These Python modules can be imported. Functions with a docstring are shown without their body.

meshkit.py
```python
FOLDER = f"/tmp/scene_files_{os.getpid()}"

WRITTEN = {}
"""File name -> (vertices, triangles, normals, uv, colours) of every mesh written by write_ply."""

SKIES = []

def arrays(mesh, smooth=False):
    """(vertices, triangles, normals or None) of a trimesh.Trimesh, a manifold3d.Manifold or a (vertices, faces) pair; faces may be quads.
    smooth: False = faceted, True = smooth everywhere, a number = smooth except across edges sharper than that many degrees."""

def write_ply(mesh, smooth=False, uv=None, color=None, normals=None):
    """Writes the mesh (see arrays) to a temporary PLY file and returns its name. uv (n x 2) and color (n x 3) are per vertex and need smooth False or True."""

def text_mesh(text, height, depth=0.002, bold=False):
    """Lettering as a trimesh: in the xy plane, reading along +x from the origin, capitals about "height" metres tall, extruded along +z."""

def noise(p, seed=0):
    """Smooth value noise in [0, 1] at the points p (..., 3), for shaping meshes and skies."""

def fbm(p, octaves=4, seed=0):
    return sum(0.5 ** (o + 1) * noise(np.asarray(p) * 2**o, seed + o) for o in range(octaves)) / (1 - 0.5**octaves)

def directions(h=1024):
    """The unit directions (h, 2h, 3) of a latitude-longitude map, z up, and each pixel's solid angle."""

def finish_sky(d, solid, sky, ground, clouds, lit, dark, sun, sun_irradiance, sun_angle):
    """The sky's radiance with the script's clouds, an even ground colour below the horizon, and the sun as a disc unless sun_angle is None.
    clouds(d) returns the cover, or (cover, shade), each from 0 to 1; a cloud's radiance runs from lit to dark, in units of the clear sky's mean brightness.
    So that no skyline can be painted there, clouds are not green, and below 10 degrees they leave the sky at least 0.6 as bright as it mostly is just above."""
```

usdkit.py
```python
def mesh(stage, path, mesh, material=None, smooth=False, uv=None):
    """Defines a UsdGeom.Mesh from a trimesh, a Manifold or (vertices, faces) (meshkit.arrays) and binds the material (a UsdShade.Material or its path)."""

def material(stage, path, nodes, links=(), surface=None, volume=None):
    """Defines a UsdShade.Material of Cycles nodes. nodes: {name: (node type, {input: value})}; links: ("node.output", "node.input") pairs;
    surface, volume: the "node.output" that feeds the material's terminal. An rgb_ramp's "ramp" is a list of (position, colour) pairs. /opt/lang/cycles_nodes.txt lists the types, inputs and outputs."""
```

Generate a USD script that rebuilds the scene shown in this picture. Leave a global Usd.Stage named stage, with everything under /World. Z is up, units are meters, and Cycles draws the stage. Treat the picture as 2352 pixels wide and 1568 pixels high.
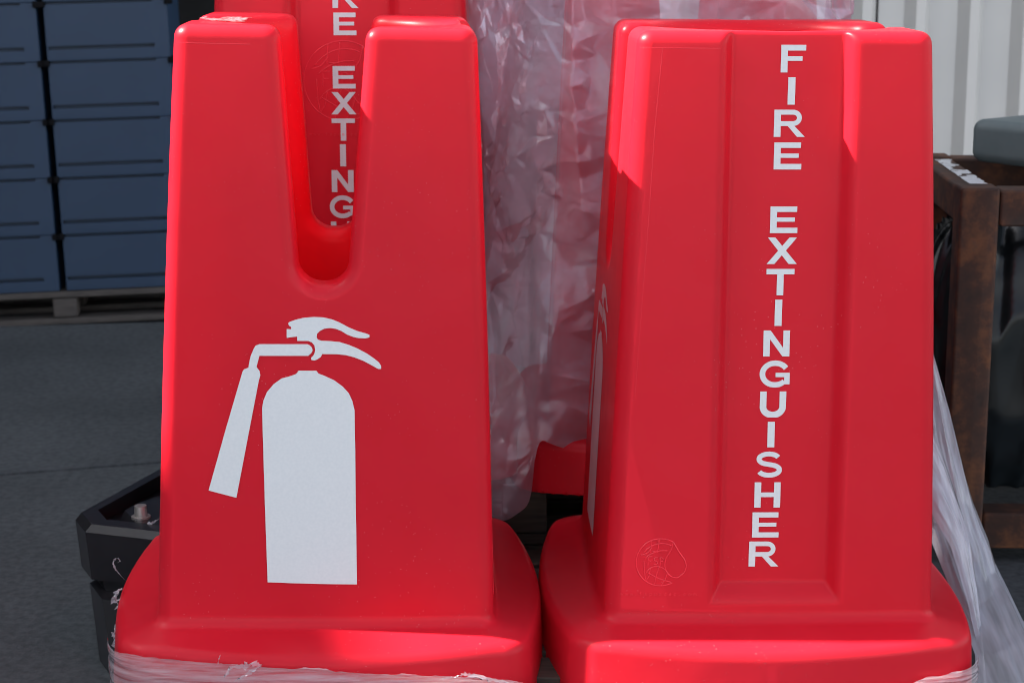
import math, random
import numpy as np, trimesh, manifold3d, shapely
from shapely.geometry import Polygon, LineString, Point
from scipy.spatial import ConvexHull
import usdkit, meshkit
from pxr import Usd, UsdGeom, UsdLux, UsdShade, Gf, Sdf, Vt

stage = Usd.Stage.CreateInMemory()
UsdGeom.SetStageUpAxis(stage, "Z")
UsdGeom.Xform.Define(stage, "/World")
random.seed(7); rng = np.random.default_rng(7)
PI = math.pi

# ------------------------------------------------------------------ camera, sky, sun
CAM_H, PITCH, ROLL, FPX = 1.18, 0.22147, -0.00564, 4100.0       # FPX: focal length in 2352-px picture widths
EXPOSURE = 1.92
SUN_TO = np.array([-0.73, 0.03, 0.68]); SUN_TO /= np.linalg.norm(SUN_TO)
SUN_I, SKY_S = 1.25, 0.097
cp, sp = math.cos(PITCH), math.sin(PITCH)
_f, _r0, _u0 = np.array([0, cp, -sp]), np.array([1., 0, 0]), np.array([0, sp, cp])
_r = math.cos(ROLL) * _r0 + math.sin(ROLL) * _u0
_u = math.cos(ROLL) * _u0 - math.sin(ROLL) * _r0
cam = UsdGeom.Camera.Define(stage, "/World/camera")
M = np.eye(4); M[0, :3], M[1, :3], M[2, :3], M[3, :3] = _r, _u, -_f, (0, 0, CAM_H)
cam.AddTransformOp().Set(Gf.Matrix4d(M.tolist()))
cam.CreateHorizontalApertureAttr(36.0); cam.CreateVerticalApertureAttr(24.0)
cam.CreateFocalLengthAttr(FPX / 2352 * 36); cam.CreateFStopAttr(9.0); cam.CreateFocusDistanceAttr(2.45)
cam.CreateExposureAttr(EXPOSURE); cam.CreateClippingRangeAttr(Gf.Vec2f(0.05, 2000))

sun = UsdLux.DistantLight.Define(stage, "/World/sun")
sun.CreateIntensityAttr(SUN_I); sun.CreateAngleAttr(0.53); sun.CreateNormalizeAttr(True); sun.CreateColorAttr(Gf.Vec3f(1, .95, .87))
zx = SUN_TO; xx = np.cross([0, 0, 1], zx); xx /= np.linalg.norm(xx); yx = np.cross(zx, xx)
M = np.eye(4); M[0, :3], M[1, :3], M[2, :3] = xx, yx, zx
sun.AddTransformOp().Set(Gf.Matrix4d(M.tolist()))
mat = lambda name, nodes, links=(), surface="p.BSDF", volume=None: usdkit.material(stage, "/World/Looks/" + name, nodes, links, surface, volume)
sky_m = mat("sky_look", {"s": ("sky_texture", {"sky_type": "single_scattering", "sun_disc": False, "sun_elevation": math.asin(SUN_TO[2]), "sun_rotation": math.atan2(SUN_TO[0], SUN_TO[1]), "aerosol_density": 1.6}),
                         "bw": ("rgb_to_bw", {}), "t": ("texture_coordinate", {}), "m": ("mapping", {"scale": (1, 1, 2.2)}), "n": ("noise_texture", {"scale": 2.1, "detail": 6, "roughness": .55}),
                         "f": ("map_range", {"from_min": .36, "from_max": .60, "to_min": .25, "to_max": .95, "clamp": True}), "w": ("mix_color", {"blend_type": "multiply", "fac": 1., "b": (1.35, 1.34, 1.36), "use_clamp": False}), "mx": ("mix_color", {}),
                         "b": ("background_shader", {"strength": SKY_S})},
            [("s.color", "bw.color"), ("t.generated", "m.vector"), ("m.vector", "n.vector"), ("n.fac", "f.value"), ("bw.val", "w.a"), ("f.result", "mx.fac"), ("s.color", "mx.a"), ("w.result", "mx.b"), ("mx.result", "b.color")], surface="b.background")
dome = UsdLux.DomeLight.Define(stage, "/World/sky"); dome.CreateIntensityAttr(1.0)
UsdShade.MaterialBindingAPI.Apply(dome.GetPrim()).Bind(sky_m)
dome.GetPrim().SetCustomDataByKey("kind", "structure")

def pix(x, y, d):
    """Point seen at (x, y) of the 2352 x 1568 picture whose distance along the ground (world y) is d."""
    v = (x - 1176) * _r - (y - 784) * _u + FPX * _f
    return np.array([0, 0, CAM_H]) + v * (d / v[1])

def pix_ground(x, y, z=0.0):
    v = (x - 1176) * _r - (y - 784) * _u + FPX * _f
    return np.array([0, 0, CAM_H]) + v * ((z - CAM_H) / v[2])

# ------------------------------------------------------------------ helpers
_used = {}
def numbered(parent, name):
    k = (parent, name); n = _used.get(k, -1) + 1; _used[k] = n
    return parent + "/" + (name if n == 0 else f"{name}_{n:03d}")
def tag(p, label=None, cat=None, group=None, kind=None):
    for k, v in (("label", label), ("category", cat), ("group", group), ("kind", kind)):
        if v: p.SetCustomDataByKey(k, v)
    return p
def path_of(parent): return "/World" if parent is None else str(parent.GetPath())
def obj(name, mesh, m, parent=None, smooth=False, label=None):
    p = usdkit.mesh(stage, numbered(path_of(parent), name), mesh, m, smooth).GetPrim()
    if label: tag(p, label)
    return p
def matrix(R=np.eye(3), t=(0, 0, 0)):
    A = np.eye(4); A[:3, :3] = np.asarray(R).T; A[3, :3] = t
    return Gf.Matrix4d(A.tolist())
def thing(name, label, cat, R=np.eye(3), t=(0, 0, 0), group=None, kind=None):
    x = UsdGeom.Xform.Define(stage, numbered("/World", name)); x.AddTransformOp().Set(matrix(R, t))
    return tag(x.GetPrim(), label, cat, group, kind)
def dup(src, label, R, t, group=None):
    name = src.GetName().rsplit("_", 1)[0] if src.GetName()[-3:].isdigit() else src.GetName()
    x = UsdGeom.Xform.Define(stage, numbered("/World", name)); p = x.GetPrim()
    p.GetReferences().AddInternalReference(src.GetPath())
    p.GetAttribute("xformOp:transform").Set(matrix(R, t)) if p.GetAttribute("xformOp:transform") else x.AddTransformOp().Set(matrix(R, t))
    p.SetInstanceable(True)
    d = src.GetCustomData()
    return tag(p, label, d.get("category"), group or d.get("group"))
def Rz(a): c, s = math.cos(a), math.sin(a); return np.array([[c, -s, 0], [s, c, 0], [0, 0, 1]])
def Rx(a): c, s = math.cos(a), math.sin(a); return np.array([[1, 0, 0], [0, c, -s], [0, s, c]])
def Ry(a): c, s = math.cos(a), math.sin(a); return np.array([[c, 0, s], [0, 1, 0], [-s, 0, c]])
cat_ = trimesh.util.concatenate
def rbox(lo, hi, r=0.004, n=8):
    """A box with rounded edges between two corners."""
    lo, hi = np.array(lo, float), np.array(hi, float); r = min(r, (hi - lo).min() / 2.2)
    s = manifold3d.Manifold.sphere(r, n)
    return manifold3d.Manifold.batch_hull([s.translate([x, y, z]) for x in (lo[0] + r, hi[0] - r) for y in (lo[1] + r, hi[1] - r) for z in (lo[2] + r, hi[2] - r)])
def cube(lo, hi):
    lo, hi = np.array(lo, float), np.array(hi, float)
    return manifold3d.Manifold.cube((hi - lo).tolist()).translate(lo.tolist())
def tm(m):
    if isinstance(m, trimesh.Trimesh): return m
    v, f, _ = meshkit.arrays(m); return trimesh.Trimesh(v, f, process=False)
def tube(pts, r, n=6):
    pts = np.asarray(pts, float); k = len(pts); r = np.broadcast_to(r, k)
    T = np.gradient(pts, axis=0); T /= np.linalg.norm(T, axis=1, keepdims=True) + 1e-12
    a = np.array([0.31, 0.52, 0.79]); V = []
    for p, t, q in zip(pts, T, r):
        u = np.cross(t, a); u /= np.linalg.norm(u); w = np.cross(t, u)
        V += [p + q * (math.cos(c) * u + math.sin(c) * w) for c in np.arange(n) * 2 * PI / n]
    F = []
    for i in range(k - 1):
        for j in range(n):
            b, c = i * n + j, i * n + (j + 1) % n
            F += [(b, c, c + n), (b, c + n, b + n)]
    for j in range(1, n - 1): F += [(0, j + 1, j), ((k - 1) * n, (k - 1) * n + j, (k - 1) * n + j + 1)]
    m = trimesh.Trimesh(V, F, process=False)
    if m.volume < 0: m.invert()
    return m
def grid(P):
    """A sheet from an (m, n, 3) array of points."""
    m, n = P.shape[:2]; i = np.arange(m * n).reshape(m, n)
    q = np.stack([i[:-1, :-1], i[1:, :-1], i[1:, 1:], i[:-1, 1:]], -1).reshape(-1, 4)
    return trimesh.Trimesh(P.reshape(-1, 3), np.vstack([q[:, [0, 1, 2]], q[:, [0, 2, 3]]]), process=False)
def smin(a, b, k):
    h = np.maximum(k - np.abs(a - b), 0) / k
    return np.minimum(a, b) - h * h * k * .25
def smax(a, b, k): return -smin(-a, -b, k)
def rnd(a, b, r):
    """Rounded intersection of two distances."""
    a, b = a + r, b + r
    return np.hypot(np.maximum(a, 0), np.maximum(b, 0)) + np.minimum(np.maximum(a, b), 0) - r

# ------------------------------------------------------------------ materials
def noisy(name, c1, c2, scale, rough=.6, bump=0., bscale=None, detail=4, spec=.5, dist=.002, metallic=0., stretch=None):
    n = {"t": ("texture_coordinate", {}), "n": ("noise_texture", {"scale": scale, "detail": detail}), "r": ("rgb_ramp", {"ramp": [(.3, c1), (.7, c2)]}),
         "p": ("principled_bsdf", {"roughness": rough, "specular_ior_level": spec, "metallic": metallic})}
    l = [("n.fac", "r.fac"), ("r.color", "p.base_color")]
    if stretch:
        n["m"] = ("mapping", {"scale": stretch}); l += [("t.object", "m.vector"), ("m.vector", "n.vector")]
    else: l += [("t.object", "n.vector")]
    if bump:
        n["n2"] = ("noise_texture", {"scale": bscale or scale * 4, "detail": 5}); n["b"] = ("bump", {"strength": bump, "distance": dist})
        l += [("t.object", "n2.vector"), ("n2.fac", "b.height"), ("b.normal", "p.normal")]
    return mat(name, n, l)

red = mat("red_plastic", {
    "t": ("texture_coordinate", {}), "n": ("noise_texture", {"scale": 6., "detail": 3}), "r": ("rgb_ramp", {"ramp": [(.3, (.75, .014, .031)), (.7, (.79, .017, .036))]}),
    "v": ("voronoi_texture", {"scale": 130., "randomness": 1.}), "vr": ("map_range", {"from_min": .085, "from_max": .06, "to_min": 0., "to_max": 1., "clamp": True}),
    "wn": ("noise_texture", {"scale": 5., "detail": 2}), "wr": ("map_range", {"from_min": .46, "from_max": .66, "to_min": 0., "to_max": .75, "clamp": True}),
    "wm": ("math", {"math_type": "multiply"}), "mx": ("mix_color", {"b": (.75, .45, .45)}),
    "n2": ("noise_texture", {"scale": 320., "detail": 2}), "b": ("bump", {"strength": .05, "distance": .001}), "n4": ("noise_texture", {"scale": 6., "detail": 2}), "b2": ("bump", {"strength": .2, "distance": .012}),
    "n3": ("noise_texture", {"scale": 9., "detail": 3}), "rr": ("map_range", {"from_min": .3, "from_max": .7, "to_min": .30, "to_max": .40}),
    "p": ("principled_bsdf", {"specular_ior_level": .24}), "tl": ("translucent_bsdf", {"color": (.80, .018, .045)}), "ms": ("mix_closure", {"fac": .19})},
    [("t.object", "n.vector"), ("t.object", "v.vector"), ("t.object", "wn.vector"), ("t.object", "n2.vector"), ("t.object", "n3.vector"), ("n.fac", "r.fac"), ("v.distance", "vr.value"), ("wn.fac", "wr.value"),
     ("vr.result", "wm.value1"), ("wr.result", "wm.value2"), ("wm.value", "mx.fac"), ("r.color", "mx.a"), ("mx.result", "p.base_color"),
     ("n2.fac", "b.height"), ("t.object", "n4.vector"), ("n4.fac", "b2.height"), ("b2.normal", "b.normal"), ("b.normal", "p.normal"), ("n3.fac", "rr.value"), ("rr.result", "p.roughness"), ("p.BSDF", "ms.closure1"), ("tl.BSDF", "ms.closure2")], surface="ms.closure")
relief = noisy("red_plastic_relief", (.80, .020, .040), (.84, .024, .046), 6., .26, spec=.5)
sticker = noisy("grey_white_vinyl", (.57, .585, .60), (.61, .62, .63), 260., .42, spec=.4)
concrete = mat("yard_concrete", {
    "t": ("texture_coordinate", {}), "n": ("noise_texture", {"scale": 1.6, "detail": 6, "roughness": .65}), "r": ("rgb_ramp", {"ramp": [(.3, (.045, .052, .057)), (.72, (.082, .092, .099))]}),
    "f": ("noise_texture", {"scale": 55., "detail": 4, "roughness": .7}), "fr": ("rgb_ramp", {"ramp": [(.35, (.50, .51, .52)), (.62, (1.12, 1.12, 1.12))]}), "mx": ("mix_color", {"blend_type": "multiply", "fac": .85}),
    "b": ("bump", {"strength": .5, "distance": .004}), "p": ("principled_bsdf", {"roughness": .82})},
    [("t.object", "n.vector"), ("t.object", "f.vector"), ("n.fac", "r.fac"), ("f.fac", "fr.fac"), ("r.color", "mx.a"), ("fr.color", "mx.b"), ("mx.result", "p.base_color"), ("f.fac", "b.height"), ("b.normal", "p.normal")])
joint_m = noisy("joint_filler", (.015, .015, .016), (.03, .03, .03), 30., .9)
white_steel = noisy("white_painted_steel", (.49, .48, .455), (.56, .545, .51), 2.2, .5, bump=.06, bscale=9.)
blue = noisy("blue_plastic", (.009, .026, .056), (.011, .030, .064), 5., .5, bump=.05, bscale=200.)
black_pl = noisy("black_plastic", (.008, .008, .010), (.015, .015, .018), 12., .30, bump=.08, bscale=120.)
dark_gap = noisy("dark_latch", (.002, .002, .003), (.003, .003, .004), 20., .7, spec=.1)
rust = mat("rusty_steel", {
    "t": ("texture_coordinate", {}), "n": ("noise_texture", {"scale": 14., "detail": 7, "roughness": .68}),
    "r": ("rgb_ramp", {"ramp": [(.28, (.012, .006, .004)), (.48, (.040, .014, .007)), (.64, (.11, .038, .012)), (.74, (.045, .026, .02))]}),
    "b": ("bump", {"strength": .4, "distance": .003}), "p": ("principled_bsdf", {"roughness": .8})},
    [("t.object", "n.vector"), ("n.fac", "r.fac"), ("r.color", "p.base_color"), ("n.fac", "b.height"), ("b.normal", "p.normal")])
grey_paint = mat("worn_grey_green_paint", {
    "t": ("texture_coordinate", {}), "n": ("noise_texture", {"scale": 9., "detail": 7, "roughness": .7}),
    "r": ("rgb_ramp", {"ramp": [(.25, (.075, .105, .11)), (.6, (.10, .13, .135)), (.70, (.10, .11, .10)), (.76, (.08, .04, .02))]}),
    "b": ("bump", {"strength": .25, "distance": .002}), "p": ("principled_bsdf", {"roughness": .6})},
    [("t.object", "n.vector"), ("n.fac", "r.fac"), ("r.color", "p.base_color"), ("n.fac", "b.height"), ("b.normal", "p.normal")])
white_flake = noisy("flaked_white_paint", (.45, .46, .47), (.62, .63, .64), 40., .7, bump=.4)
bag_black = noisy("black_bag_film", (.003, .004, .005), (.006, .008, .009), 8., .24, spec=.35)
bag_green = noisy("dark_green_bag_film", (.003, .007, .007), (.006, .011, .011), 8., .45, spec=.2)
wood = noisy("grey_pallet_wood", (.035, .030, .027), (.065, .056, .05), 10., .8, bump=.3, stretch=(1.5, 14, 14))
wood_fresh = noisy("pallet_wood", (.05, .038, .03), (.09, .07, .052), 10., .8, bump=.3, stretch=(1.5, 14, 14))
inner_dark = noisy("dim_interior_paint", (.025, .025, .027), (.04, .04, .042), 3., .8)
metal = noisy("dull_zinc_bolt", (.42, .40, .37), (.55, .54, .52), 60., .4, metallic=.8)

def film(name, fac, col, rough, trans_col=(1, 1, 1), streak=None, scale=14., lo=.3, hi=.75, glint=.15, transl=.45, bump=.0, gl=1.6, detail=6):
    """Thin plastic film: clear where thin, milky in bands, with a glossy skin."""
    n = {"t": ("texture_coordinate", {}), "m": ("mapping", {"scale": streak or (1, 1, 1)}), "n": ("noise_texture", {"scale": scale, "detail": detail, "roughness": .6}),
         "f": ("map_range", {"from_min": .32, "from_max": .7, "to_min": lo, "to_max": hi, "clamp": True}),
         "tr": ("transparent_bsdf", {"color": trans_col}), "d": ("diffuse_bsdf", {"color": col}), "tl": ("translucent_bsdf", {"color": col}),
         "g": ("glossy_bsdf", {"color": (.9, .9, .95), "roughness": rough}), "b": ("bump", {"strength": bump, "distance": .004}),
         "m1": ("mix_closure", {"fac": transl}), "m2": ("mix_closure", {}), "m3": ("mix_closure", {"fac": glint}), "fr": ("fresnel", {"IOR": 1.5}), "fm": ("math", {"math_type": "multiply", "value2": gl, "use_clamp": True})}
    l = [("t.object", "m.vector"), ("m.vector", "n.vector"), ("n.fac", "f.value"), ("d.BSDF", "m1.closure1"), ("tl.BSDF", "m1.closure2"), ("f.result", "m2.fac"), ("tr.BSDF", "m2.closure1"), ("m1.closure", "m2.closure2"),
         ("fr.fac", "fm.value1"), ("fm.value", "m3.fac"), ("m2.closure", "m3.closure1"), ("g.BSDF", "m3.closure2")]
    if bump: l += [("n.fac", "b.height"), ("b.normal", "g.normal"), ("b.normal", "d.normal")]
    return mat(name, n, l, surface="m3.closure")
bag_film = film("milky_bag_film", .5, (.82, .70, .86), .26, lo=.27, hi=.58, scale=9., bump=.15, transl=.45)
wrap_film = film("stretch_wrap_film", .5, (.80, .80, .88), .16, streak=(2.5, 2.5, 34.), scale=5., lo=.12, hi=.62, bump=.9)
wrap_fold = film("gathered_wrap_film", .5, (.78, .80, .90), .2, streak=(16., 1.5, 2.2), scale=4., lo=.42, hi=.88, bump=.3, detail=2)

scrap_film = film("clear_scrap_film", .5, (.8, .78, .82), .12, lo=.0, hi=.30, scale=60., bump=.6, gl=.25)

# ------------------------------------------------------------------ ground
GJ0, GJ1 = pix_ground(0, 1090)[:2], pix_ground(372, 1061)[:2]
gd = (GJ1 - GJ0) / np.linalg.norm(GJ1 - GJ0); gn = np.array([-gd[1], gd[0]])
ground = thing("ground", "dark weathered concrete yard with a joint across it", "ground", kind="structure")
for s in (-1, 1):
    a, b = GJ0 - gd * 300, GJ0 + gd * 300
    q = [a + gn * .009 * s, b + gn * .009 * s, b + gn * 300 * s, a + gn * 300 * s]
    if s < 0: q = q[::-1]
    P = np.array([[*p, 0.] for p in q] + [[*p, -.08] for p in q])
    F = [(0, 1, 2), (0, 2, 3), (4, 6, 5), (4, 7, 6)] + [f for i in range(4) for f in ((i, 4 + i, 4 + (i + 1) % 4), (i, 4 + (i + 1) % 4, (i + 1) % 4))]
    obj("slab", trimesh.Trimesh(P, F, process=False), concrete, ground)
a, b = GJ0 - gd * 300, GJ0 + gd * 300
P = np.array([[*(a - gn * .02), -.012], [*(b - gn * .02), -.012], [*(b + gn * .02), -.012], [*(a + gn * .02), -.012]])
obj("joint_filler", trimesh.Trimesh(P, [(0, 1, 2), (0, 2, 3)], process=False), joint_m, ground)

# ------------------------------------------------------------------ building behind, and added shade walls out of view to the left
WALL_Y, DOOR_X = 6.0, .28
bld = thing("warehouse_building", "white corrugated steel building with a wide dark doorway on its left", "building")
def siding(x0, x1, z0, z1, y):
    pr, per = [], .1775
    prof = [(0, 0), (.085, 0), (.120, -.030), (.150, -.030), (.170, 0)]
    k = 0; pts = []
    while x0 + k * per < x1 + 1e-6:
        pts += [(x0 + k * per + a, y + b) for a, b in prof]; k += 1
    pts = [p for p in pts if p[0] <= x1]
    P = np.array([[[*p, z] for p in pts] for z in (z0, z1)])
    return grid(P)
for i in range(9):
    x0 = DOOR_X + .05 + i * .1775 * 5
    g = siding(x0, x0 + .1775 * 5 - .0005, 0.02, 6.2, WALL_Y - .002 * (i % 2))
    obj("siding_panel", g, white_steel, bld)
obj("door_jamb", rbox((DOOR_X - .06, WALL_Y - .04, 0), (DOOR_X + .05, WALL_Y + .12, 3.6)), white_steel, bld, 30)
obj("door_lintel", cube((-8, WALL_Y - .03, 3.605), (DOOR_X - .062, WALL_Y + .1, 6.2)), white_steel, bld)
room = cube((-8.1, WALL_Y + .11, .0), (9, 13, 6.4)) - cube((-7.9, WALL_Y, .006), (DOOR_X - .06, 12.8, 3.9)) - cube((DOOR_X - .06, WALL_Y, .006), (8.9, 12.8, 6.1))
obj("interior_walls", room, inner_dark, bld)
obj("side_wall", cube((-14, -14, .0), (-8.11, 3.15, 7.6)), white_steel, bld)  # out of view, added to shade the yard, crates and lower stands
obj("tall_wall", cube((-14, 3.151, .0), (-8.111, 13, 11.)), white_steel, bld)  # taller unseen section, added to shade the rear stands and rack
obj("roof", cube((-8.1, WALL_Y - .25, 6.41), (9.2, 13.1, 6.5)), white_steel, bld)

# ------------------------------------------------------------------ the red stand
ZS, H = .12, .812; ZT = ZS + H; WT, WB = .2, .235
def half(z):
    t = np.clip((z - ZS) / H, -.2, 1.02); return WB - (WB - WT) * (.7 * t + .3 * t * t)
def stand_sdf(x, y, z):
    t = np.clip((z - ZS) / H, 0, 1.0); w = half(z); ax, ay = np.abs(x), np.abs(y)
    bulge = .0015 + .004 * (1 - t) ** 2.2
    dx, dy = ax - w - bulge * np.maximum(1 - (y / w) ** 2, 0), ay - w - bulge * np.maximum(1 - (x / w) ** 2, 0)
    d2 = rnd(dx, dy, .020)
    body = rnd(d2, z - ZT, .017)
    bx, by = ax - (.316 - .036 * (y / .28) ** 2), ay - (.316 - .036 * (x / .28) ** 2)
    d2b = rnd(bx, by, .03) - .006 * np.clip(1 - z / .09, 0, 1)
    top = (z - (ZS - .012 - .26 * np.maximum(d2, 0))) * .967
    d = smin(body, smax(d2b, top, .014), .014)
    slot = rnd((np.abs(x + .0045) - (.0575 - .072 * (ZT - z))) * .997, (ZT - z) - .345 + .015 * np.clip(y / .1, 0, 1), .03)
    d = smax(d, -slot, .020)
    rho = np.sqrt(x * x + y * y)
    well = rnd(rho - (.166 - .02 * (ZT - z)), (ZT - z) - .62, .03)
    d = smax(d, -well, .022)
    xl = np.clip(ax - (w + bulge * np.maximum(1 - (y / w) ** 2, 0) - .0165), -1, .020)
    ys = np.abs(y - .005 * np.sign(x))
    rec = smax(-xl, (ys - .076 - np.maximum(xl, 0) * .80) * .78, .003)
    rec = smax(rec, ((ZT - z) - .774 - np.maximum(xl, 0) * 1.15) * .65, .003)
    d = smax(d, -rec, .006)
    return np.maximum(d, .004 - z)
def surface_nets(f, lo, hi, h):
    ax = [np.arange(l, u + h, h, dtype=np.float32) for l, u in zip(lo, hi)]
    S = np.stack([f(ax[0][:, None], ax[1][None, :], z) for z in ax[2]], 2).astype(np.float32)
    n = S.shape; inn = S < 0
    cnt = sum(inn[i:n[0] - 1 + i, j:n[1] - 1 + j, k:n[2] - 1 + k].astype(np.int8) for i in (0, 1) for j in (0, 1) for k in (0, 1))
    act = (cnt > 0) & (cnt < 8); idx = np.full(act.shape, -1, np.int64); I = np.argwhere(act); idx[act] = np.arange(len(I))
    acc, num = np.zeros((len(I), 3)), np.zeros(len(I))
    cr = [(a, b) for a in np.ndindex(2, 2, 2) for b in np.ndindex(2, 2, 2) if sum(np.abs(np.subtract(a, b))) == 1 and a < b]
    for a, b in cr:
        A, B = S[tuple((I + a).T)], S[tuple((I + b).T)]; m = (A < 0) != (B < 0)
        t = np.where(m, A / np.where(m, A - B, 1), 0)
        acc[m] += (np.array(a) + t[:, None] * (np.array(b) - a))[m]; num[m] += 1
    V = (I + acc / num[:, None]) * h + np.array([a[0] for a in ax])
    F = []
    for d in range(3):
        e = [0, 0, 0]; e[d] = 1; o = [k for k in range(3) if k != d]
        sl0 = tuple(slice(0, n[k] - e[k]) for k in range(3)); sl1 = tuple(slice(e[k], n[k]) for k in range(3))
        c = inn[sl0] != inn[sl1]; J = np.argwhere(c); J = J[(J[:, o[0]] > 0) & (J[:, o[1]] > 0) & (J[:, o[0]] < n[o[0]] - 1) & (J[:, o[1]] < n[o[1]] - 1)]
        u, w = np.eye(3, dtype=int)[o[0]], np.eye(3, dtype=int)[o[1]]
        q = np.stack([idx[tuple((J - u - w).T)], idx[tuple((J - w).T)], idx[tuple(J.T)], idx[tuple((J - u).T)]], 1)
        flip = inn[tuple(J.T)] ^ (d == 1)
        q[~flip] = q[~flip][:, ::-1]; F.append(q)
    return V, np.vstack(F)
def sdf_p(P): return stand_sdf(P[:, 0], P[:, 1], P[:, 2])
def sdf_grad(P, e=.0012):
    G = np.stack([sdf_p(P + e * k) - sdf_p(P - e * k) for k in np.eye(3)], 1) / (2 * e)
    return G
V, Q = surface_nets(stand_sdf, (-.334, -.334, -.008), (.334, .334, .945), .004)
for _ in range(3):
    G = sdf_grad(V); V = V - G * (sdf_p(V) / np.maximum((G * G).sum(1), .05))[:, None]
G = sdf_grad(V, .0016); NRM = G / np.maximum(np.linalg.norm(G, axis=1, keepdims=True), 1e-9)
T = np.vstack([Q[:, [0, 1, 2]], Q[:, [0, 2, 3]]])
fn = np.cross(V[T[:, 1]] - V[T[:, 0]], V[T[:, 2]] - V[T[:, 0]])
if (fn * NRM[T[:, 0]]).sum() < 0: T = T[:, ::-1]

# frames of the four faces: origin axis, u (to the right when looked at), outward normal
FACES = {"front": (np.array([1., 0, 0]), np.array([0, -1., 0])), "back": (np.array([-1., 0, 0]), np.array([0, 1., 0])),
         "right": (np.array([0, 1., 0]), np.array([1., 0, 0])), "left": (np.array([0, -1., 0]), np.array([-1., 0, 0]))}
def on_face(uv, face, off):
    """Points (u, v below the top) of a face, laid on the surface at height off above it."""
    u, nrm = FACES[face]; uv = np.asarray(uv, float)
    P = uv[:, :1] * u + nrm * .27; P[:, 2] = ZT + uv[:, 1]
    for _ in range(40):
        P = P - nrm * (sdf_p(P) - off)[:, None] * .9
    return P
def decal(poly, face, off=.0007, size=.012):
    v, f = trimesh.creation.triangulate_polygon(poly, engine="earcut")
    v3, f3 = trimesh.remesh.subdivide_to_size(np.column_stack([v, np.zeros(len(v))]), f, size)
    m = trimesh.Trimesh(on_face(v3[:, :2], face, off), f3, process=True)
    if (m.face_normals @ FACES[face][1]).mean() < 0: m.invert()
    return m

stand_label = "red plastic fire extinguisher stand "
sg = "red fire extinguisher stands"
def pose(yaw, roll, pit, top, extra=0.):
    R = Rz(yaw) @ Rx(pit) @ Ry(roll)
    return R @ Rz(extra), np.array(top) + (0, 0, CAM_H) - R @ np.array([0, 0, ZT])
RL, TL = pose(.055, .0258, .0031, (-.25441, 2.59113, -.11069))
RQ, TQ = pose(.02975, .01064, -.00115, (.36677, 2.63197, -.12298), -PI / 2)
RB, TB = pose(.012, .006, 0., (-.283, 3.195, .033), PI / 2)
RC, TC = pose(-.02, .004, 0., (.306, 3.20, .006))
stand = thing("fire_extinguisher_stand", stand_label + "at left front with white extinguisher picture", "extinguisher stand", RL, TL)
bm = UsdGeom.Mesh.Define(stage, numbered(path_of(stand), "body"))
bm.CreatePointsAttr(Vt.Vec3fArray.FromNumpy(V.astype(np.float32))); bm.CreateFaceVertexCountsAttr(Vt.IntArray.FromNumpy(np.full(len(T), 3, np.int32)))
bm.CreateFaceVertexIndicesAttr(Vt.IntArray.FromNumpy(T.astype(np.int32).ravel())); bm.CreateSubdivisionSchemeAttr("none")
bm.CreateNormalsAttr(Vt.Vec3fArray.FromNumpy(NRM.astype(np.float32))); bm.SetNormalsInterpolation("vertex")
UsdShade.MaterialBindingAPI.Apply(bm.GetPrim()).Bind(red)

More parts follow.
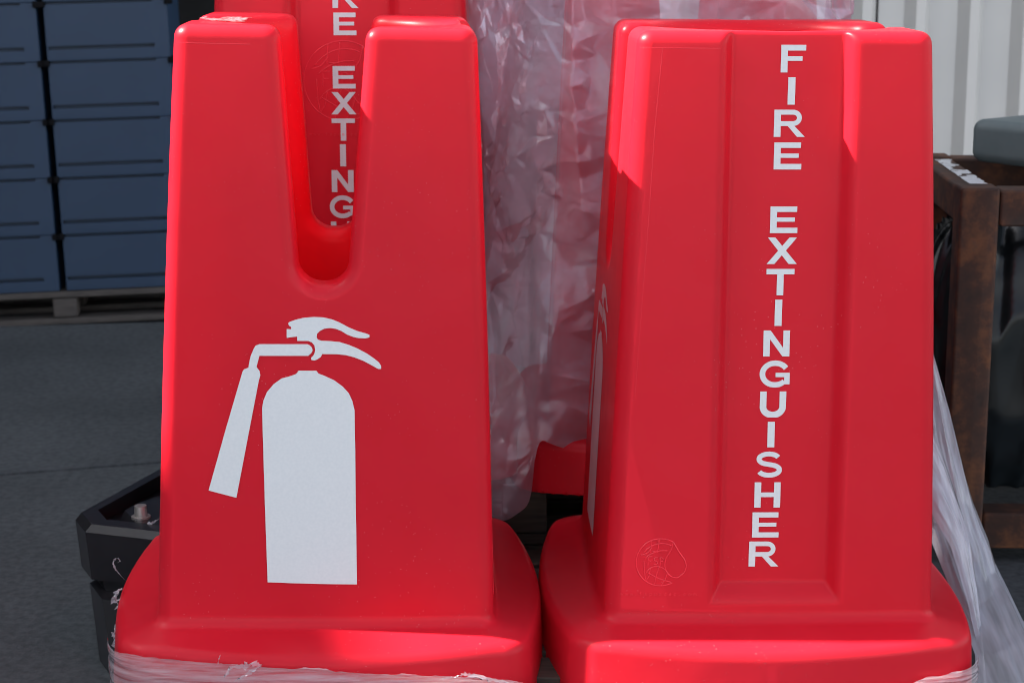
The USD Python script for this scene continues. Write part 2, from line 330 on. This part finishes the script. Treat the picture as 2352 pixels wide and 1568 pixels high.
# unseen filler block added inside up to LEVEL, shaped to steer the glow; above it the thin skin lets sunlight glow through
LEVEL = ZT - .163
bV, bQ = surface_nets(lambda x, y, z: np.maximum(np.maximum(stand_sdf(x, y, z) + .013, z - LEVEL), np.maximum(np.abs(x), np.abs(y)) - half(z) + .05), (-.33, -.33, -.004), (.33, .33, .80), .009)
obj("ballast", (bV, bQ[:, ::-1]), mat("sand_ballast", {"p": ("principled_bsdf", {"base_color": (.42, .25, .20), "roughness": .9})}), stand)
HANDLE = [(-55, -396), (-53, -394), (-45, -391), (-33, -388), (-20, -387), (-7, -387.5), (4, -390), (14, -394), (27, -401), (39, -406), (50, -409), (55, -411), (55, -414.5), (49, -416), (40, -415.5), (33, -414), (25, -411), (17, -406), (9, -403), (2, -402), (-6, -403), (-12, -406), (-16, -410), (-16.5, -415), (-15, -418), (-10, -419.5), (2, -420), (14, -421), (27, -425), (39, -430), (52, -437), (62, -444), (68, -449), (71, -454), (71, -458), (67, -458), (58, -453), (47, -447), (34, -442), (22, -439), (9, -438), (-9, -438), (-11, -442), (-16, -445.5), (-20, -447), (-24, -446), (-24, -443), (-21, -440), (-19.2, -436), (-18.6, -432), (-19.6, -426), (-23, -422), (-28, -420), (-43, -420), (-43, -414), (-57, -416), (-57, -404), (-51, -404), (-51, -401), (-54, -399)]
HOSE = [(-94, -425), (-29, -424.5), (-26, -426), (-23, -429), (-22, -433), (-24, -437), (-28, -440.5), (-94, -441), (-98, -456), (-97, -458), (-94, -462), (-93, -468), (-95, -475), (-111, -557), (-127, -640), (-165, -630), (-141, -545), (-117, -463), (-115, -460), (-109, -457.5), (-108, -451), (-106, -442), (-102, -432), (-99, -427)]
CYL = [(-41, -461), (-17, -461), (-14, -465), (-6, -468), (7, -474), (19, -483), (27, -492), (32, -503), (35, -516), (36, -573), (37, -651), (39, -764), (-23, -763), (-85, -761), (-88, -651), (-90, -560), (-91, -514), (-89, -503), (-84, -491), (-75, -480), (-64, -472), (-53, -469), (-45, -466), (-43, -464)]
for face in ("front", "back"):
    for nm, pts in (("symbol_handle", HANDLE), ("symbol_hose", HOSE), ("symbol_cylinder", CYL)):
        obj(nm, decal(Polygon(np.array(pts) / 1000 + (.004, 0)).buffer(0), face), sticker, stand, True)

# block letters in a unit cell, 1 high; each is a union of strokes
def bar(x0, y0, x1, y1): return shapely.box(x0, y0, x1, y1)
def arc(cx, cy, rx, ry, a0, a1, n=28):
    t = np.radians(np.linspace(a0, a1, n)); return [(cx + rx * math.cos(a), cy + ry * math.sin(a)) for a in t]
def stroke(pts, w): return LineString(pts).buffer(w / 2, cap_style=2, join_style=1)
SW, SH = .250, .205
def glyph(c):
    U = shapely.union_all
    if c == "I": return bar(0, 0, SW + .02, 1)
    if c == "F": return U([bar(0, 0, SW, 1), bar(0, 1 - SH, .92, 1), bar(0, .42, .80, .42 + .17)])
    if c == "E": return U([bar(0, 0, SW, 1), bar(0, 1 - SH, 1.0, 1), bar(0, .43, .93, .43 + .16), bar(0, 0, 1.03, SH)])
    if c == "T": return U([bar(0, 1 - SH, 1.06, 1), bar(.53 - SW / 2, 0, .53 + SW / 2, 1)])
    if c == "H": return U([bar(0, 0, SW, 1), bar(1.0 - SW, 0, 1.0, 1), bar(0, .42, 1.0, .42 + .18)])
    if c == "N": return U([bar(0, 0, SW, 1), bar(1.0 - SW, 0, 1.0, 1), Polygon([(0, 1), (.26, 1), (1.0, 0), (.74, 0)])])
    if c == "X": return U([Polygon([(0, 0), (.29, 0), (1.12, 1), (.84, 1)]), Polygon([(.83, 0), (1.14, 0), (.30, 1), (.02, 1)])])
    if c == "R": return U([bar(0, 0, SW, 1), stroke([(.1, 1 - .09)] + [(.62, .91)] + arc(.70, .70, .24, .21, 90, -90) + [(.1, .49)], .18), Polygon([(.44, .48), (.70, .46), (1.16, 0), (.87, 0)])]).intersection(bar(0, 0, 1.2, 1))
    if c == "U": return U([stroke([(SW / 2, 1)] + [(SW / 2, .42)] + arc(.5, .40, .5 - SW / 2, .31, 180, 360) + [(1 - SW / 2, .42), (1 - SW / 2, 1)], SW)]).intersection(bar(-.1, -.012, 1.1, 1))
    if c == "G": return U([stroke(arc(.60, .5, .485, .42, 32, 300), .21), bar(.62, .38, 1.16, .55), bar(.95, .10, 1.16, .55), stroke(arc(.60, .5, .485, .42, 296, 318), .2)])
    if c == "S": return stroke(arc(.52, .715, .38, .2, 20, 250) + arc(.54, .285, .40, .205, 70, -160), .19)
TEXT = [("F", -19), ("I", -62.5), ("R", -106.5), ("E", -151), None, ("E", -239), ("X", -282), ("T", -326), ("I", -369), ("N", -412.5), ("G", -456), ("U", -499.5), ("I", -543), ("S", -586.5), ("H", -631), ("E", -675), ("R", -718)]
for face in ("right", "left"):
    for it in TEXT:
        if not it: continue
        c, v = it; g = shapely.transform(glyph(c), lambda p: p * (.0368, .0368))
        x0, _, x1, _ = g.bounds
        uc = .0118 + (v + 19) / 736. * .0222                             # the column of letters is stuck on slightly askew
        g = shapely.transform(g, lambda p: p - ((x0 + x1) / 2, 0) + (uc, v * .993 / 1000 - .0368))
        for part in ([g] if g.geom_type == "Polygon" else g.geoms):
            obj("letter", decal(part.simplify(.00015), face, .0006, .02), sticker, stand, True, label="white letter " + c)

def emboss(lines, face, r=.0010):
    out = []
    for l in lines:
        l = np.asarray(l, float); s = np.r_[0, np.cumsum(np.linalg.norm(np.diff(l, axis=0), axis=1))]
        k = max(3, int(s[-1] / .004) + 2); q = np.column_stack([np.interp(np.linspace(0, s[-1], k), s, l[:, i]) for i in (0, 1)])
        out.append(tube(on_face(q, face, -.0004), r, 6))
    return cat_(out)
def globe(cx, cy, R):
    """The maker's mark: a globe of grid lines with a drop at its right and three letters in a clear band."""
    S = lambda P: [(cx + R * a, cy + R * b) for a, b in P]
    L = [arc(0, 0, 1, 1, 60, 300, 50)]
    L += [arc(.05, -.35, 1.0, 1.15, 140, 68), arc(.15, -.75, 1.15, 1.25, 133, 84), [(-.80, .30), (-.55, .38), (-.38, .60)], [(-.38, .92), (-.40, .70), (-.42, .42)], [(-.08, .97), (-.10, .72), (-.14, .42)], [(-.10, .45), (-.35, .45)],
          arc(-.15, -.85, .55, .68, 150, 25), [(-.68, .05), (-.66, -.45), (-.60, -.74)], [(-.42, -.26), (-.48, -.62), (-.60, -.80)], [(-.06, -.20), (-.18, -.60), (-.24, -.95)], [(.30, -.42), (.20, -.72), (.04, -.98)], [(-.55, -.42), (-.1, -.68), (.45, -.85)]]
    L += [[(.50, .86), (.42, .52), (.22, .18), (.16, -.12), (.24, -.42), (.46, -.62)] , [(.50, .86), (.72, .48), (.98, .12), (1.06, -.14), (.98, -.44), (.72, -.66), (.46, -.62)]]
    L += [[(-.52, -.14), (-.52, .24), (-.34, .24)], [(-.52, .06), (-.38, .06)], [(-.12, .20), (-.26, .20), (-.28, .08), (-.12, .02), (-.12, -.10), (-.28, -.10)], [(-.02, -.14), (-.02, .22), (.12, .18), (.12, .06), (-.02, .04)]]
    return [S(l) for l in L]
obj("embossed_emblem", emboss(globe(-.158, -.738, .0345), "right"), relief, stand, True, label="small raised globe emblem moulded low on the side")
obj("embossed_emblem", emboss(globe(.004, -.262, .066), "left"), relief, stand, True, label="large raised globe emblem moulded under the lettering")
def raised_text(s, u0, v0, h, step, face):
    out = []
    for i, c in enumerate(s):
        m = meshkit.text_mesh(c, h, .0005); v = np.array(m.vertices); P = on_face(v[:, :2] * .8 + (u0 + i * step, v0), face, 0.)
        P += FACES[face][1] * (v[:, 2:] * 2 - .0003); out.append(trimesh.Trimesh(P, m.faces, process=False))
    return cat_(out)
obj("embossed_web_address", raised_text("www.fapundec.com", -.2145, -.7870, .0056, .0069, "right"), relief, stand)
obj("embossed_web_address", raised_text("www.fapundec.com", -.055, -.352, .0060, .0069, "left"), relief, stand)
for u in (-.168,):
    obj("mould_line", emboss([[(u, -.022), (u - .009, -.133), (u - .015, -.252), (u - .03, -.5)]], "right", .00055), relief, stand)
obj("mould_line", emboss([[(-.197, -.0225), (-.15, -.0227), (-.09, -.023)]], "right", .00055), relief, stand)
obj("mould_line", emboss([[(-.198, -.024), (-.15, -.0243), (-.10, -.0245)]], "front", .0006), relief, stand)

dup(stand, stand_label + "at right front with white lettering down its recessed panel", RQ, TQ)
dup(stand, stand_label + "seen through the notch of the left front one", RB, TB)
dup(stand, stand_label + "hidden under the milky plastic bag at the back", RC, TC)

# ------------------------------------------------------------------ pallets under the stands
def pallet(name, label, x0, x1, y0, y1, z0, h, R=np.eye(3), t=(0, 0, 0)):
    p = thing(name, label, "pallet", R, t)
    n = 7; w = (y1 - y0) / (n + (n - 1) * .25)
    for i in range(n):
        y = y0 + i * w * 1.25
        obj("deck_board", rbox((x0, y, z0 + h - .02), (x1, y + w, z0 + h), .003), wood_fresh, p, 30)
    for x in (x0, (x0 + x1) / 2 - .04, x1 - .08):
        obj("stringer", rbox((x, y0, z0 + .022), (x + .08, y1, z0 + h - .022), .003), wood_fresh, p, 30)
    for y in (y0, (y0 + y1) / 2 - w / 2, y1 - w):
        obj("bottom_board", rbox((x0, y, z0), (x1, y + w, z0 + .02), .003), wood_fresh, p, 30)
    return p
pallet("wooden_pallet", "wooden pallet under the two front stands", -.56, .63, 2.30, 2.95, -.005, .142, Ry(.021), (0, 0, .01))
for k in (0, 1):
    pallet("wooden_pallet", ("lower" if k == 0 else "upper") + " wooden pallet of the pair under the two rear stands", -.58, .62, 3.0, 3.60, .002 + k * .134, .132)

# ------------------------------------------------------------------ milky bag over the rear right stand
nu, nv = 620, 460
th = np.linspace(0, 2 * PI, nu)
top_z, cx, cy = 1.32, .240, 3.235
def bag_point():
    u = th[None, :]; v = np.linspace(0, 1, nv)[:, None]
    c, s = np.cos(u), np.sin(u); e = 2 / 3.2
    X0 = cx + np.where(c > 0, .338, .322) * np.sign(c) * np.abs(c) ** e; Y0 = cy + .272 * np.sign(s) * np.abs(s) ** e
    zl = top_z + (.345 - top_z) * v; fl = np.clip((.80 - zl) / .4, 0, 1); fl = fl * fl * (3 - 2 * fl)
    X = X0 - .10 * fl * np.clip((cx - X0) / .3, 0, 1); Y = Y0 - .10 * fl * np.clip(-(Y0 - cy) / .2, 0, 1) * np.clip((.25 - X0) / .2, 0, 1)
    left = np.clip((cx - X) / .3, 0, 1) * np.clip(-(s), 0, 1)
    hem = .345 + .012 * np.sin(u * 9) + .008 * np.sin(u * 23 + 1)
    xh = X * np.ones_like(v)
    flap = 1 / (1 + np.exp((xh - .034) / .004)) * (s < 0)
    hem = hem - .125 * flap * np.clip((xh + .12) / .08, .5, 1)
    Z = top_z + (hem - top_z) * v
    return X * np.ones_like(v), Y * np.ones_like(v), Z, u * np.ones_like(v), v * np.ones_like(u)
X, Y, Z, U_, V_ = bag_point()
P = np.stack([X, Y, Z], -1)
N = np.stack([np.cos(U_) / .322, np.sin(U_) / .272, 0 * U_], -1); N /= np.linalg.norm(N, axis=-1, keepdims=True)
from scipy.interpolate import LinearNDInterpolator
rid = lambda p, s, seed: 1 - np.abs(2 * meshkit.fbm(p * s, 2, seed) - 1)
def facets(A, B, step, seed, tall=1.0):
    """Crumpled sheet: heights linear between random points, so the sheet is flat facets that meet in sharp creases."""
    r = np.random.default_rng(seed); a0, a1, b0, b1 = A.min() - .1, A.max() + .1, B.min() - .1, B.max() + .1
    n = int((a1 - a0) * (b1 - b0) / (step * step * tall)); pts = np.column_stack([r.uniform(a0, a1, n), r.uniform(b0, b1, n)])
    pts = np.vstack([pts, [(a0 - 1, b0 - 1), (a1 + 1, b0 - 1), (a0 - 1, b1 + 1), (a1 + 1, b1 + 1)]])
    sc = np.array([1, 1 / tall]); return LinearNDInterpolator(pts * sc, r.normal(0, .5, len(pts)))(np.stack([A, B], -1) * sc)
arc_ = U_ * .30; zw = P[..., 2] + .015 * (meshkit.noise(np.stack([arc_ * 12, P[..., 2] * 12, 0 * arc_], -1), 3) - .5)
dis = .020 * facets(arc_, zw, .15, 5, 1.7) + .015 * facets(arc_, zw, .060, 8, 1.5) + .0050 * facets(arc_, zw, .026, 9) + .0008 * facets(arc_, zw, .011, 12)
fold = .018 * (rid(np.stack([X * 9 + .5 * meshkit.noise(np.stack([X * 3, Z * 2, 0 * X], -1), 4), Y * 9, Z * .5], -1), 1., 15) ** 4) * np.clip((Z - .55) / .5, .05, 1)
P = P + N * (dis + fold)[..., None]
bag = obj("plastic_bag", grid(P), bag_film, None, True)
tag(bag, "crumpled milky plastic bag draped over the rear right stand", "plastic bag")

# ------------------------------------------------------------------ stretch wrap
def base_outline(R, t, off):
    a = np.linspace(0, 2 * PI, 240, endpoint=False); c, s = np.cos(a), np.sin(a); r = np.full(240, .2)
    for _ in range(60):
        d = stand_sdf(r * c, r * s, np.full(240, .05)); r = r - d * .7 + 0
    r = r + off
    return (np.column_stack([r * c, r * s, np.full(240, .05)]) @ R.T + t)[:, :2]
pts = np.vstack([base_outline(RL, TL, .004), base_outline(RQ, TQ, .004)])
hl = pts[ConvexHull(pts).vertices]
ring = LineString(np.vstack([hl, hl[:1]]))
def wall_hit(x, y):
    """Where the sight line through a picture point meets the upright film wall."""
    v = (x - 1176) * _r - (y - 784) * _u + FPX * _f; v = v / v[1]
    k = LineString([(0, 0), tuple(v[:2] * 6)]).intersection(ring)
    if k.is_empty: return wall_hit(x + (2 if x < 1176 else -2), y)
    g = min([k] if k.geom_type == "Point" else k.geoms, key=lambda p: p.y)
    return ring.project(Point(g.x, g.y)), CAM_H + v[2] * g.y
edge = [(258, 1470), (268, 1492), (300, 1500), (380, 1508), (470, 1518), (560, 1520), (640, 1529), (760, 1538), (900, 1543), (1060, 1549), (1160, 1557), (1270, 1570), (1500, 1592), (1800, 1596), (2000, 1585), (2095, 1567), (2170, 1545), (2235, 1515)]
sz = sorted(wall_hit(*e) for e in edge); L = ring.length
s0 = ring.project(Point(hl[np.argmax(hl[:, 1])])) 
ss = np.array([a for a, _ in sz]); zz = np.array([b for _, b in sz])
# walk the front of the ring from the left side of the left base to the right side of the right one
a, b = wall_hit(*edge[0])[0], wall_hit(*edge[-1])[0]
if b < a: b += L
front = np.linspace(a - .015, b + .02, 900)
key = np.array([wall_hit(*e)[0] for e in edge]); key = np.where(key < a - 1e-6, key + L, key); zk = np.array([wall_hit(*e)[1] for e in edge])
o = np.argsort(key); ztop = np.interp(front, key[o], zk[o])
nz = 46; W_ = np.zeros((nz, len(front), 3))
tear = .004 * (meshkit.fbm(np.column_stack([front * 60, front * 0, front * 0]), 4, 4) - .5) + .006 * np.maximum(0, meshkit.fbm(np.column_stack([front * 18, front * 0 + 3, front * 0]), 3, 6) - .62) * 4
for i in range(nz):
    f = i / (nz - 1); zt = ztop + tear; z = zt + (.145 - zt) * f
    for j, s in enumerate(front):
        p = ring.interpolate(s % L); W_[i, j] = (p.x, p.y, z[j])
ctr = np.array([.06, 2.62]); nrm2 = np.zeros_like(W_); tg = np.gradient(W_[0, :, :2], axis=0); nn_ = np.column_stack([tg[:, 1], -tg[:, 0]]); nn_ /= np.linalg.norm(nn_, axis=1, keepdims=True)
if ((W_[0, :, :2] - ctr) * nn_).sum() < 0: nn_ = -nn_
zs = W_[..., 2]; sg_ = np.broadcast_to(front, zs.shape)
hgt = .0045 * (rid(np.stack([sg_ * 3, zs * 95 + sg_ * 6, sg_ * 0], -1), 1., 31) ** 2) + .003 * meshkit.fbm(np.stack([sg_ * 9, zs * 160 - sg_ * 9, sg_ * 0], -1), 3, 33)
W_[..., :2] += (nn_[None] * (hgt + .001)[..., None])
wr = thing("stretch_wrap", "torn clear stretch wrap round the bottoms of the two front stands", "stretch wrap")
obj("wrap_band", grid(W_), wrap_film, wr, True)
def ribbon(pts, w0, name, parent, seed=0, m=None):
    pts = np.asarray(pts, float); k = 40; s = np.linspace(0, len(pts) - 1, k)
    c = np.column_stack([np.interp(s, range(len(pts)), pts[:, i]) for i in range(3)])
    r = np.random.default_rng(seed); ww = w0 * .62 * (.4 + r.random(k)) * np.sin(np.linspace(.25, PI - .1, k)); an = np.cumsum(r.normal(0, .5, k))
    A = c + np.column_stack([np.cos(an), .4 * np.sin(an * 1.3), np.sin(an)]) * ww[:, None]
    return obj(name, grid(np.stack([A, c, 2 * c - A + r.normal(0, w0 * .12, (k, 3))], 0)), m or wrap_film, parent, True)
# torn ends of the wrap at the left base
curl = [pix(x, y, 2.50) for x, y in [(289, 1333), (278, 1322), (266, 1308), (260, 1295), (262, 1284), (271, 1281), (276, 1288), (270, 1292)]]
ribbon(curl, .0022, "torn_strand", wr, 3)
ribbon([pix(x, y, 2.50) for x, y in [(282, 1372), (268, 1378), (258, 1385), (266, 1360), (276, 1352), (262, 1366), (272, 1390), (262, 1400)]], .006, "torn_strand", wr, 4)
ribbon([pix(x, y, 2.80) for x, y in [(366, 1190), (350, 1200), (332, 1215), (326, 1232), (330, 1250), (340, 1235), (358, 1205)]], .008, "torn_strand", wr, 5)
ribbon([pix(x, y, 2.42) for x, y in [(285, 1420), (264, 1440), (262, 1470), (272, 1492), (290, 1470), (272, 1440)]], .010, "torn_strand", wr, 6)
ribbon([pix(x, y, 2.265) for x, y in [(516, 1555), (530, 1530), (560, 1530), (580, 1520), (600, 1530), (560, 1550), (530, 1570)]], .008, "torn_strand", wr, 8)
ribbon([pix(x, y, 2.265) for x, y in [(500, 1526), (503, 1512), (506, 1502)]], .0018, "torn_strand", wr, 9)
ribbon([pix(x, y, 2.26) for x, y in [(1010, 1560), (1050, 1552), (1075, 1546), (1100, 1556), (1150, 1562), (1180, 1568)]], .006, "torn_strand", wr, 10)

# gathered wrap down the right side of the load
def sheet(A, B, n, m, depth, seed, amp, freq):
    """A hanging sheet between edge curves A and B (lists of (px, py, d)), with folds running down it."""
    A, B = (np.array([pix(*p) for p in c]) for c in (A, B))
    t = np.linspace(0, 1, n); ra = lambda C: np.column_stack([np.interp(t, np.linspace(0, 1, len(C)), C[:, i]) for i in range(3)])
    a, b = ra(A), ra(B); w = np.linspace(0, 1, m)[None, :, None]
    Pp = a[:, None] * (1 - w) + b[:, None] * w
    mid = np.sin(w[..., 0] * PI); Pp[..., 1] -= depth * mid
    uu = np.broadcast_to(w[..., 0], Pp.shape[:2]); tt = np.broadcast_to(t[:, None], uu.shape)
    k = np.stack([uu * freq + .8 * meshkit.noise(np.stack([tt * 3, uu * 2, uu * 0 + seed], -1), seed), tt * 1.6, uu * 0], -1)
    dd = amp * (rid(k, 1., seed) ** 2 + .4 * rid(k * (2.7, 1.5, 1), 1., seed + 1) ** 2) * np.minimum(1, 6 * np.minimum(uu, 1 - uu) + .2)
    Pp[..., 1] -= dd; Pp[..., 0] += dd * .4
    return grid(Pp)
gw = thing("stretch_wrap", "gathered clear stretch wrap hanging in folds down the right side of the load", "stretch wrap")
obj("outer_skirt", sheet([(2105, 780, 3.0), (2110, 1000, 2.98), (2120, 1200, 2.93), (2200, 1400, 2.78), (2236, 1500, 2.64), (2240, 1640, 2.50)], [(2128, 800, 3.05), (2172, 940, 3.03), (2203, 1050, 3.0), (2232, 1150, 2.97), (2268, 1240, 2.92), (2282, 1290, 2.9), (2312, 1350, 2.82), (2345, 1420, 2.74), (2400, 1500, 2.64), (2440, 1640, 2.50)], 160, 70, .02, 41, .014, 3.6), wrap_fold, gw, True)
obj("inner_gather", sheet([(2112, 1130, 2.86), (2140, 1180, 2.82), (2182, 1255, 2.78), (2222, 1385, 2.73), (2243, 1475, 2.68), (2244, 1540, 2.67), (2246, 1640, 2.66)], [(2120, 930, 2.93), (2165, 1040, 2.9), (2212, 1190, 2.86), (2240, 1330, 2.8), (2252, 1440, 2.74), (2256, 1520, 2.72), (2262, 1640, 2.70)], 140, 40, .01, 47, .010, 3.), wrap_fold, gw, True)

# scrap of film stuck on top of the left front stand and film over the back of its notch
loc = lambda p: np.asarray(p) @ RL.T + TL
uu, vv = np.meshgrid(np.linspace(-.178, -.085, 60), np.linspace(-.165, -.06, 50))
zz_ = np.array([ZT + .0015 + .0035 * float(x) for x in (rid(np.stack([uu.ravel() * 55, vv.ravel() * 55, 0 * uu.ravel()], -1), 1., 51) ** 3)]).reshape(uu.shape)
g = grid(loc(np.stack([uu, vv, zz_], -1))); kk = meshkit.fbm(np.stack([uu * 30, vv * 30, 0 * uu], -1), 3, 77) - 2.2 * np.maximum(0, np.hypot((uu + .131) / .05, (vv + .112) / .055) - .75)
fs = obj("film_scrap", trimesh.Trimesh(g.vertices, g.faces[kk.ravel()[g.faces].mean(1) > .42], process=True), scrap_film, None, True)
tag(fs, "crinkled scrap of clear film on top of the left front stand", "film scrap")

# ------------------------------------------------------------------ stacked blue crates on a pallet
CY = 5.52
p0 = pix(148, 686, CY)
crR = Rz(.10) @ Ry(-.022)
crT = np.array([p0[0], CY, 0.])
CH, CW = .1785, .372
def crate_mesh():
    b = rbox((0, 0, .0005), (CW, .42, CH - .0005), .002)
    for z in (CH - .002, CH * .0 + .040):
        b = b - cube((.006, -.01, z - .0055), (CW - .045, .018, z + .0055))
    return b
cz0 = .108
crate0 = None
ordi = ["bottom", "second", "third", "fourth", "fifth", "sixth", "top"]
for col, (ox, side) in enumerate(((.011, "right"), (-.011 - CW, "left"))):
    for k in range(7):
        lab = f"blue plastic crate, {ordi[k]} of the {side} stack" if k in (0, 6) else f"blue plastic crate, {ordi[k]} from the bottom of the {side} stack"
        t = crR @ np.array([ox, 0, cz0 + k * CH]) + crT
        if crate0 is None:
            crate0 = thing("blue_crate", lab, "crate", crR, t, "blue crates stacked on the pallet")
            obj("crate_body", crate_mesh(), blue, crate0, 30)
            for x in (-.010, CW + .0): obj("latch", rbox((x - .008, -.008, CH - .016), (x + .016, .02, CH + .004), .003), dark_gap, crate0, 30)
            obj("recess", cube((-.006, .05, .02), (-.001, .38, CH - .02)), dark_gap, crate0)  # near-black slab, the shade between the stacks put into colour
        else: dup(crate0, lab, crR, t)
cpal = thing("crate_pallet", "low grey wooden pallet under the blue crates", "pallet", crR, crT)
for k in range(5): obj("deck_board", rbox((-.55, .0 + k * .09, cz0 - .022), (.55, .075 + k * .09, cz0 - .001), .003), wood, cpal, 30)
for x in (-.50, -.036, .46):
    for y in (.0, .19, .36): obj("block", rbox((x, y, .024), (x + .075, y + .07, cz0 - .024), .004), wood, cpal, 30)
for y in (-.004, .19, .36): obj("bottom_board", rbox((-.55, y, .002), (.55, y + .075, .022), .003), wood, cpal, 30)

# ------------------------------------------------------------------ black moulded bin at the left
bn = thing("black_bin", "black moulded plastic bin with a bolted lid beside the left stand", "bin", Rz(-.325), pix_ground(135, 1212, .235) * (1, 1, 0))
BH = .245
def prism(poly, z0, z1, inset=0.): 
    m = trimesh.creation.extrude_polygon(Polygon(poly), z1 - z0, engine="earcut"); m.apply_translation((0, 0, z0)); return m
def loft(P0, z0, P1, z1):
    return manifold3d.Manifold.hull_points([[*p, z0] for p in P0] + [[*p, z1] for p in P1])
out = lambda x0, y0, x1, y1, c: [(x0 + c, y0), (x1 - c, y0), (x1, y0 + c), (x1, y1 - c), (x1 - c, y1), (x0 + c, y1), (x0, y1 - c), (x0, y0 + c)]
rim = loft(out(.004, .004, .6, .40, .05), BH - .095, out(0, 0, .604, .404, .05), BH - .012) + loft(out(0, 0, .604, .404, .05), BH - .012, out(.008, .008, .596, .396, .05), BH)
rim = rim - loft(out(.02, .03, .58, .38, .04), BH - .03, out(.03, .04, .57, .37, .04), BH + .01) 
obj("lid", rim, black_pl, bn, 30)
bodyb = loft(out(.03, .02, .58, .38, .06), .0, out(.012, .010, .592, .392, .06), BH - .096)
bodyb = bodyb + loft(out(.05, -.05, .56, .2, .07), .0, out(.03, -.025, .56, .2, .06), .13)
obj("tub", bodyb, black_pl, bn, 30)
obj("lid_deck", loft(out(.05, .05, .55, .36, .05), BH - .0295, out(.06, .06, .54, .2, .05), BH - .008), black_pl, bn, 30)
bo = manifold3d.Manifold.cylinder(.022, .011, .010, 28) + manifold3d.Manifold.cylinder(.004, .016, .016, 28)
obj("bolt", bo.translate([.105, .085, BH - .009]), metal, bn, 30)

# ------------------------------------------------------------------ rusty rack at the right
rk0 = pix(2165, 1290, 3.27); TB_ = .072
rack = thing("rusty_rack", "rusty square tube steel rack with bagged stuff inside", "rack", Rz(-.06), (rk0[0], 3.27, 0))
def tube_box(lo, hi, name): obj(name, rbox(lo, hi, .006), rust, rack, 30)
RH, RW, RD = .728, 1.2, .56
for x in (0, RW - TB_):
    for y in (0, RD - TB_): tube_box((x, y, .0), (x + TB_, y + TB_, RH - .001 * (x > 0)), "post")
for y in (.002, RD - TB_ + .002):
    tube_box((TB_ + .001, y, RH - TB_), (RW - TB_ - .001, y + TB_ - .004, RH - .004), "top_beam")
    tube_box((TB_ + .001, y, .03), (RW - TB_ - .001, y + TB_ - .004, .03 + TB_), "bottom_beam")
for x in (.002, RW - TB_ + .002):
    tube_box((x, TB_ + .001, RH - TB_), (x + TB_ - .004, RD - TB_ - .001, RH - .004), "side_beam")
    tube_box((x, TB_ + .001, .03), (x + TB_ - .004, RD - TB_ - .001, .03 + TB_), "side_beam")
uu, vv = np.meshgrid(np.linspace(.030, .064, 16), np.linspace(.06, RD - .1, 70))
kk = meshkit.fbm(np.stack([uu * 60, vv * 40, uu * 0], -1), 3, 61)
g = grid(np.stack([uu, vv, RH - .004 + .004 * kk], -1)); fc = g.faces[(kk.ravel()[g.faces].mean(1) > .36 + .10 * np.clip((g.vertices[g.faces].mean(1)[:, 0] - .05) / .01, 0, 1))]
obj("flaked_paint", trimesh.Trimesh(g.vertices, fc, process=True), white_flake, rack, True)
def blob(cx, cy, cz, rx, ry, rz, seed, wr=.12):
    m = trimesh.creation.icosphere(5); v = np.array(m.vertices)
    e = np.sign(v) * np.abs(v) ** .75
    k = np.stack([np.arctan2(v[:, 1], v[:, 0]) * 3.2, v[:, 2] * 1.3, v[:, 0] * 0], -1)
    d = 1 + wr * (rid(k, 1., seed) ** 2 - .4) + .07 * (meshkit.fbm(v * 2.6, 3, seed + 2) - .5)
    v = e * d[:, None] * (rx, ry, rz) + (cx, cy, cz)
    v[:, 2] = np.maximum(v[:, 2], .112)
    return trimesh.Trimesh(v, m.faces, process=False)
rl = lambda p: np.asarray(p) @ Rz(-.06).T + (rk0[0], 3.27, 0)
b1 = blob(.14, .27, .36, .16, .17, .30, 71); b1.vertices = rl(b1.vertices)
tag(obj("stuffed_bag", b1, bag_black, None, True), "shiny black stuffed bag at the left end inside the rusty rack", "stuffed bag")
b2 = blob(.52, .28, .37, .20, .20, .30, 83, .06); b2.vertices = rl(b2.vertices)
tag(obj("stuffed_bag", b2, bag_green, None, True), "dark green stuffed bag behind the front post of the rusty rack", "stuffed bag")
tr = rbox((0, 0, 0), (.62, .34, .088), .022, 24) - rbox((.02, .02, -.05), (.60, .32, .06), .01)
lid = obj("steel_cover", tr, grey_paint, None, 40)
UsdGeom.Xformable(lid).AddTransformOp().Set(matrix(Rz(-.95), (*pix(2222, 375, 3.66)[:2], RH + .001)))
tag(lid, "worn grey green steel cover lying on top of the rusty rack", "steel cover")
